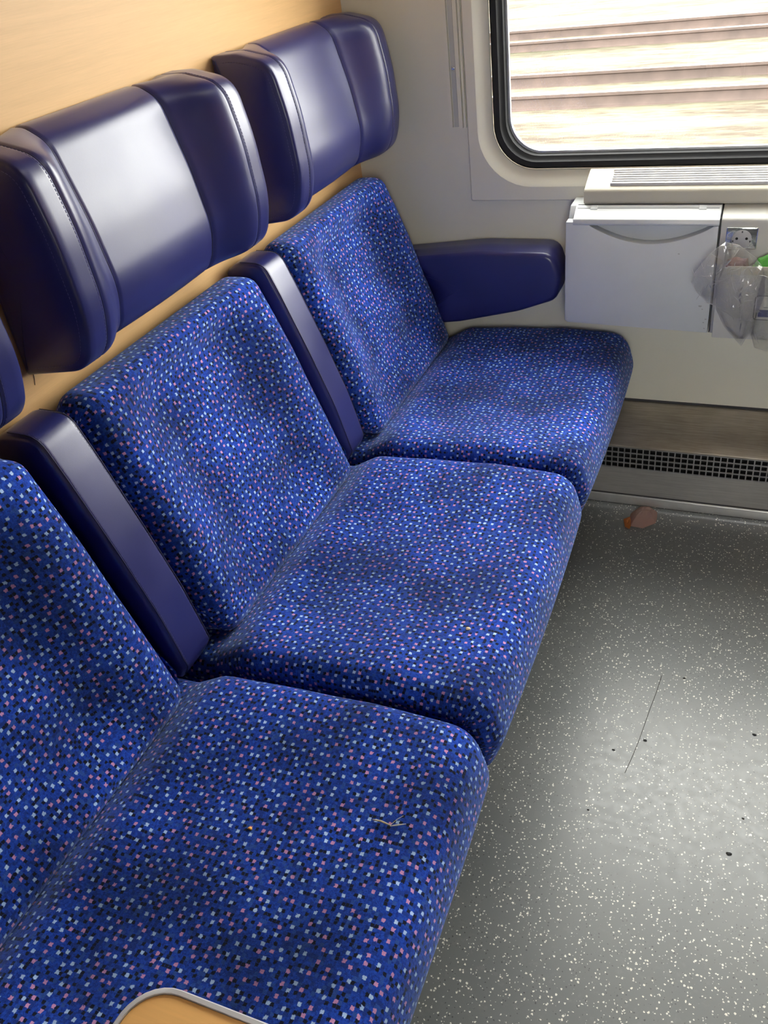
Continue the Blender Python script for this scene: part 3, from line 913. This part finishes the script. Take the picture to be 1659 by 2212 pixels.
def crumple(name, outline, y, thick, mat, parent=None, seed=0, rings=14, sub=4, amp=0.010, freq=24, glints=0):
    """crumpled film: front and back sheets filling an outline (x,z) at depth y, with sharp fold ridges"""
    rnd = random.Random(seed)
    out = []
    n = len(outline)
    for i in range(n):
        for k in range(sub):
            a, b = outline[i], outline[(i + 1) % n]
            u = k / sub
            out.append((a[0] * (1 - u) + b[0] * u, a[1] * (1 - u) + b[1] * u))
    m = len(out)
    cx = sum(p[0] for p in out) / m; cz = sum(p[1] for p in out) / m
    bm = bmesh.new()
    def crease(x, z, s):
        v = 0; f = freq; a = 1.0
        for o in range(3):
            v += a * (1 - 2.4 * abs(noise.noise((x * f + s * 3.1, z * f * 0.8 - s, s * 1.7 + o))))
            f *= 2.1; a *= 0.55
        return v
    def depth(x, z, t, side):
        bulge = thick * math.sqrt(max(0, 1 - t * t))
        c = crease(x, z, seed + side) * amp * (1 - t ** 6)
        return y - side * bulge * (1.0 if side > 0 else 0.3) - c * (0.8 if side > 0 else 0.25)
    for side in (1, -1):
        rows = []
        for r in range(1, rings + 1):
            t = r / rings
            row = []
            for px, pz in out:
                jx = amp * 0.5 * noise.noise((pz * 90, px * 90, seed + t * 2)); jz = amp * 0.5 * noise.noise((px * 90, pz * 90, seed + 4 + t * 2))
                x = cx + (px - cx) * t + jx; z = cz + (pz - cz) * t + jz
                row.append(bm.verts.new((x, depth(x, z, t, side), z)))
            rows.append(row)
        for r in range(rings - 1):
            for k in range(m):
                k2 = (k + 1) % m
                bm.faces.new((rows[r][k], rows[r][k2], rows[r + 1][k2], rows[r + 1][k]))
        c0 = bm.verts.new((cx, depth(cx, cz, 0, side), cz))
        for k in range(m):
            bm.faces.new((c0, rows[0][k], rows[0][(k + 1) % m]))
    bmesh.ops.remove_doubles(bm, verts=bm.verts, dist=0.0003)
    o = finish(name, bm, mat, parent, False)
    if glints:  # whitish tubes stand in for bright highlights along the folds
        bm = bmesh.new()
        for c in range(glints):
            k = rnd.random() * m; t = math.sqrt(rnd.random()) * 0.9
            px, pz = out[int(k)]
            x = cx + (px - cx) * t; z = cz + (pz - cz) * t
            ang = rnd.gauss(math.pi / 2 * (1 if rnd.random() < 0.5 else -0.2), 0.7)
            ln = rnd.uniform(0.008, 0.042)
            pts = []; rad = []
            steps = 6
            for q in range(steps + 1):
                u = q / steps
                tt = min(0.93, math.hypot(x - cx, z - cz) / max(1e-4, math.hypot(px - cx, pz - cz)))
                pts.append((x, depth(x, z, tt, 1) - 0.0006, z)); rad.append(rnd.uniform(.5, 1) * 0.0009 * math.sin(math.pi * (0.06 + 0.88 * u)))
                ang += rnd.gauss(0, 0.16)
                x += math.cos(ang) * ln / steps; z += math.sin(ang) * ln / steps
            bm_tube(bm, pts, rad, 5)
        bm_tube(bm, [(px_, y, pz_) for px_, pz_ in out + out[:1]], [0.0007 * (0.3 + abs(noise.noise((px_ * 60, pz_ * 60, seed)))) for px_, pz_ in out + out[:1]], 5)  # whitish tube paints a bright edge round the outline
        cr = finish('crease', bm, 'glint_film', o)
        cr['kind'] = 'stuff'
    return o

bag = empty('plastic_bag', (0.92, -0.16, 0.49), 'crumpled clear plastic bag hanging over the front of the waste bin', 'bag')
crumple('bag_film', [(0.8480, 0.7172), (0.8208, 0.6920), (0.7956, 0.6532), (0.7898, 0.6319), (0.8014, 0.6125), (0.8247, 0.5892), (0.8383, 0.5834), (0.8402, 0.6076), (0.8441, 0.6416), (0.8538, 0.6707), (0.8694, 0.6920), (0.8635, 0.7095)], -0.168, 0.012, 'clear_film', bag, 1, amp=.006, rings=12, sub=3, glints=14)
crumple('bag_film', [(0.8499, 0.7172), (0.8732, 0.7114), (0.9052, 0.6881), (0.9217, 0.6687), (0.9295, 0.6493), (0.9334, 0.6125), (0.9246, 0.5688), (0.9149, 0.5300), (0.9014, 0.4980), (0.8849, 0.5154), (0.8635, 0.5397), (0.8441, 0.5766), (0.8402, 0.6076), (0.8441, 0.6416), (0.8480, 0.6755)], -0.172, 0.017, 'clear_film', bag, 2, amp=.008, rings=15, sub=3, glints=42)
crumple('bag_film', [(0.9246, 0.6610), (0.9635, 0.6610), (1.0168, 0.6493), (1.0459, 0.6125), (1.0362, 0.5446), (0.9974, 0.5009), (0.9538, 0.4883), (0.9276, 0.4960), (0.9179, 0.5251), (0.9217, 0.5688), (0.9198, 0.6222)], -0.172, 0.016, 'clear_film', bag, 3, amp=.008, rings=13, sub=3, glints=26)
tag(crumple('green_wrapper', [(x_, z_ + .0185) for x_, z_ in [(0.902, 0.636), (0.912, 0.654), (0.93, 0.662), (0.955, 0.66), (0.965, 0.64), (0.95, 0.62), (0.92, 0.618)]], -0.134, 0.006, 'green_wrapper', None, 5, amp=.004, rings=6, sub=2),
    'crumpled green wrapper sticking out of the waste bin', 'wrapper')
tag(crumple('brown_wrapper', [(x_, z_ + .0185) for x_, z_ in [(0.85, 0.615), (0.852, 0.65), (0.872, 0.656), (0.893, 0.653), (0.897, 0.62), (0.87, 0.605)]], -0.134, 0.006, 'brown_wrapper', None, 6, amp=.004, rings=6, sub=2),
    'crumpled reddish-brown wrapper inside the waste bin under the clear bag', 'wrapper')

# ------------------------------------------------------------------ heater cover along the window wall
ht = empty('heater_cover', (1.0, -0.065, 0.04), 'brushed steel heater cover along the foot of the window wall', 'heater')
HX0, HX1 = 0.02, XR - 0.01
yf, zt, zb, zg0, zg1, zl = -0.130, 0.200, 0.033, 0.1365, 0.1945, 0.058
prism('top_plate', [(0.0, 0.257), (0.0, 0.250), (yf + .002, zt - .006), (yf - .001, zt - .004), (yf - .001, zt)], 'yz', HX0, HX1, 'worn_steel', ht, bev=0.001)
prism('back_seal', [(0.0, 0.258), (-0.004, 0.2562), (-0.004, 0.2585), (0, 0.2605)], 'yz', HX0, HX1, 'dark_grey', ht, bev=0)
box('front_plate', HX0, HX1, yf, yf + .003, zl, zg0, 'front_steel', ht, bev=0.0008)
prism('foot_lip', [(yf + .003, zl + .001), (yf - .004, zl + .001), (yf - .0065, zl - .002), (yf - .0065, zb), (yf + .003, zb)], 'yz', HX0, HX1, 'lip_plastic', ht, bev=0.0008)
box('lip_gap', HX0, HX1, yf - .0042, yf, zl + .0005, zl + .0022, 'dark_grey', ht, bev=0)
box('dark_backing', HX0, HX1, yf + .022, yf + .026, zl, zt - .006, 'black_hole', ht, bev=0)  # black sheet paints the darkness behind the grille holes
bm = bmesh.new()
pit = 0.01475
nrow = 4
zs = frange(zg0, zg1, nrow + 1)
for z in zs:
    bm_box(bm, HX0, HX1, yf - .0002, yf + .0028, z - .0016, z + .0016)
x = HX0
while x < HX1:
    bm_box(bm, x - .0014, x + .0014, yf, yf + .0026, zg0, zg1)
    x += pit
finish('grille', bm, 'grille_metal', ht, False)

# ------------------------------------------------------------------ fold-out tablet by the corridor wall
tl = empty('fold_out_tablet', (0.66, -1.95, 0.70), 'small wood-look fold-out tablet with a rounded silver edge', 'table')
tx0, tx1, ty1, tz = 0.560, 0.815, -1.776, 0.72
outl = rrect(tx0, tx1, YC + 0.001, ty1, 0.035, 8)
prism('board', rrect(tx0 + .0045, tx1 - .0045, YC + .002, ty1 - .0045, 0.031, 8), 'xy', tz - 0.018, tz, 'tablet_laminate', tl, bev=0.0008)
ring_strip('edge_strip', [[(p[0], p[1], tz - .019) for p in outl],
                          [(p[0], p[1], tz) for p in outl],
                          [(p[0], p[1], tz + .0015) for p in rrect(tx0 + .0012, tx1 - .0012, YC + .002, ty1 - .0012, 0.034, 8)],
                          [(p[0], p[1], tz + .0015) for p in rrect(tx0 + .0042, tx1 - .0042, YC + .004, ty1 - .0042, 0.0315, 8)],
                          [(p[0], p[1], tz - .019) for p in rrect(tx0 + .0045, tx1 - .0045, YC + .004, ty1 - .0045, 0.031, 8)]], 'painted_slat', tl)
for xx in (0.62, 0.75):
    prism('bracket', [(YC + .001, tz - .15), (YC + .012, tz - .15), (YC + .20, tz - .03), (YC + .20, tz - .0185), (YC + .001, tz - .0185)], 'yz', xx, xx + .012, 'aluminium', tl, bev=0.001)

# ------------------------------------------------------------------ litter and crumbs
lt = empty('candy_wrapper', (0.722, -0.17, 0.0), 'crumpled pinkish transparent candy wrapper lying on the speckled floor', 'wrapper')
def litter(name, pts, mat, top, seed):
    bm = bmesh.new()
    cx = sum(p[0] for p in pts) / len(pts); cy = sum(p[1] for p in pts) / len(pts)
    R = 5
    out = []
    for i in range(len(pts)):
        for k in range(3):
            u = k / 3; a, b = pts[i], pts[(i + 1) % len(pts)]
            out.append((a[0] * (1 - u) + b[0] * u, a[1] * (1 - u) + b[1] * u, a[2] * (1 - u) + b[2] * u))
    for lay in (0, 1):
        rows = []
        for r in range(1, R + 1):
            t = r / R
            row = []
            for p in out:
                h = top * (1 - t ** 2) * (1.0 if lay == 0 else 0.25) + p[2] * t
                h += 0.004 * (1 - abs(noise.noise((p[0] * 90 * t, p[1] * 90 * t, seed + lay))) * 2) * (1 - t) * (lay == 0)
                row.append(bm.verts.new((cx + (p[0] - cx) * t, cy + (p[1] - cy) * t, max(h, 0.0008))))
            rows.append(row)
        c0 = bm.verts.new((cx, cy, max(0.001, top * (1.05 if lay == 0 else 0.25))))
        for k in range(len(out)):
            k2 = (k + 1) % len(out)
            bm.faces.new((c0, rows[0][k], rows[0][k2]))
            for r in range(R - 1):
                bm.faces.new((rows[r][k], rows[r][k2], rows[r + 1][k2], rows[r + 1][k]))
    bmesh.ops.remove_doubles(bm, verts=bm.verts, dist=0.0002)
    return finish(name, bm, mat, lt, False)
litter('film', [(0.7008, -0.1902, 0.0050), (0.6924, -0.1511, 0.0100), (0.7080, -0.1281, 0.0140), (0.7440, -0.1281, 0.0180), (0.7668, -0.1373, 0.0100), (0.7584, -0.1661, 0.0060), (0.7308, -0.1925, 0.0050)], 'pink_film', 0.036, 3)
litter('film_corner', [(0.6876, -0.1948, 0.0050), (0.6804, -0.1683, 0.0080), (0.6948, -0.1580, 0.0110), (0.7032, -0.1741, 0.0080), (0.7008, -0.2029, 0.0050)], 'orange_film', 0.007, 5)
litter('film_fold', [(0.7080, -0.1281, 0.0200), (0.7116, -0.1189, 0.0260), (0.7464, -0.1189, 0.0280), (0.7440, -0.1304, 0.0200)], 'orange_film', 0.034, 7)

def seat_top(x, yworld, k):
    # height of the cushion top at (x, y) for seat k (2 = window)
    y = yworld + (2 - k) * P
    pr = seat_prof(y)
    best = [p.y for p in pr if abs(p.x - x) < 0.006]
    return max(best)
def crumb(name, x, y, z, r, mat, label, seed):
    bm = bmesh.new()
    bmesh.ops.create_icosphere(bm, subdivisions=2, radius=r)
    for v in bm.verts:
        d = 1 + 0.35 * noise.noise(v.co * (1.3 / r) + Vector((seed, 0, 0)))
        v.co = Vector((v.co.x * d * 1.3 + x, v.co.y * d * 0.9 + y, v.co.z * d * 0.6 + z + r * 0.5))
    return tag(finish(name, bm, mat), label, 'crumb')
crumb('crumb', 0.583, -1.092, seat_top(0.583, -1.092, 1), 0.0030, 'crumb_cream', 'small cream crumb lying on the middle seat cushion', 1)
crumb('crumb', 0.426, -1.488, seat_top(0.426, -1.488, 0), 0.0024, 'crumb_orange', 'tiny orange crumb lying on the seat cushion near the straw', 2)
st = empty('straw_scrap', (0.59, -1.43, 0.45), 'dry tan scrap of straw lying on the blue seat cushion', 'straw')
z0 = lambda x, y: seat_top(x, y, 0) + 0.0018
def spath(pts): return [(a, b, z0(a, b) + c) for a, b, c in pts]
tube('stalk', spath([(0.570, -1.437, 0), (0.581, -1.437, .001), (0.594, -1.439, .0005)]), [0.0006, 0.0012, 0.0009], 'straw_tan', st, 6)
tube('stalk', spath([(0.594, -1.440, .0005), (0.602, -1.437, .001), (0.612, -1.433, .0015)]), [0.0004, 0.0009, 0.0003], 'straw_pale', st, 6)
tube('stalk', spath([(0.594, -1.439, .001), (0.600, -1.431, .003), (0.606, -1.425, .004)]), [0.0003, 0.0003, 0.0002], 'straw_pale', st, 5)

tag(tube('hair', [(0.838, -0.675, .0006), (0.834, -0.72, .0006), (0.828, -0.768, .0006), (0.819, -0.853, .0006), (0.812, -0.90, .0006), (0.806, -0.934, .0006)], 0.00045, 'hair_dark', None, 4),
    'long dark hair lying across the speckled floor', 'hair')
tag(tube('hair', [(0.0006, -1.171, 0.874), (0.0006, -1.1695, 0.865), (0.0006, -1.171, 0.857), (0.0006, -1.174, 0.849)], 0.0004, 'hair_dark', None, 4),
    'short dark hair stuck to the beech wall below the headrest', 'hair')
for i, (dx, dy, r) in enumerate([(0.830, -0.850, .0040), (0.778, -0.888, .0032), (1.018, -0.781, .0042), (0.992, -1.048, .0050), (0.881, -0.670, .0030), (1.009, -0.972, .0026), (0.758, -1.031, .0024)]):
    bm = bmesh.new()
    bmesh.ops.create_icosphere(bm, subdivisions=1, radius=r)
    for v in bm.verts:
        d = 1 + 0.4 * noise.noise(v.co * (1.2 / r) + Vector((i * 3.3, 0, 0)))
        v.co = Vector((v.co.x * d + dx, v.co.y * d * 0.7 + dy, v.co.z * 0.2 + r * 0.18))
    tag(finish('dirt_speck', bm, 'dirt'), 'small dark dirt speck on the speckled floor', 'dirt', 'dirt specks on the floor')
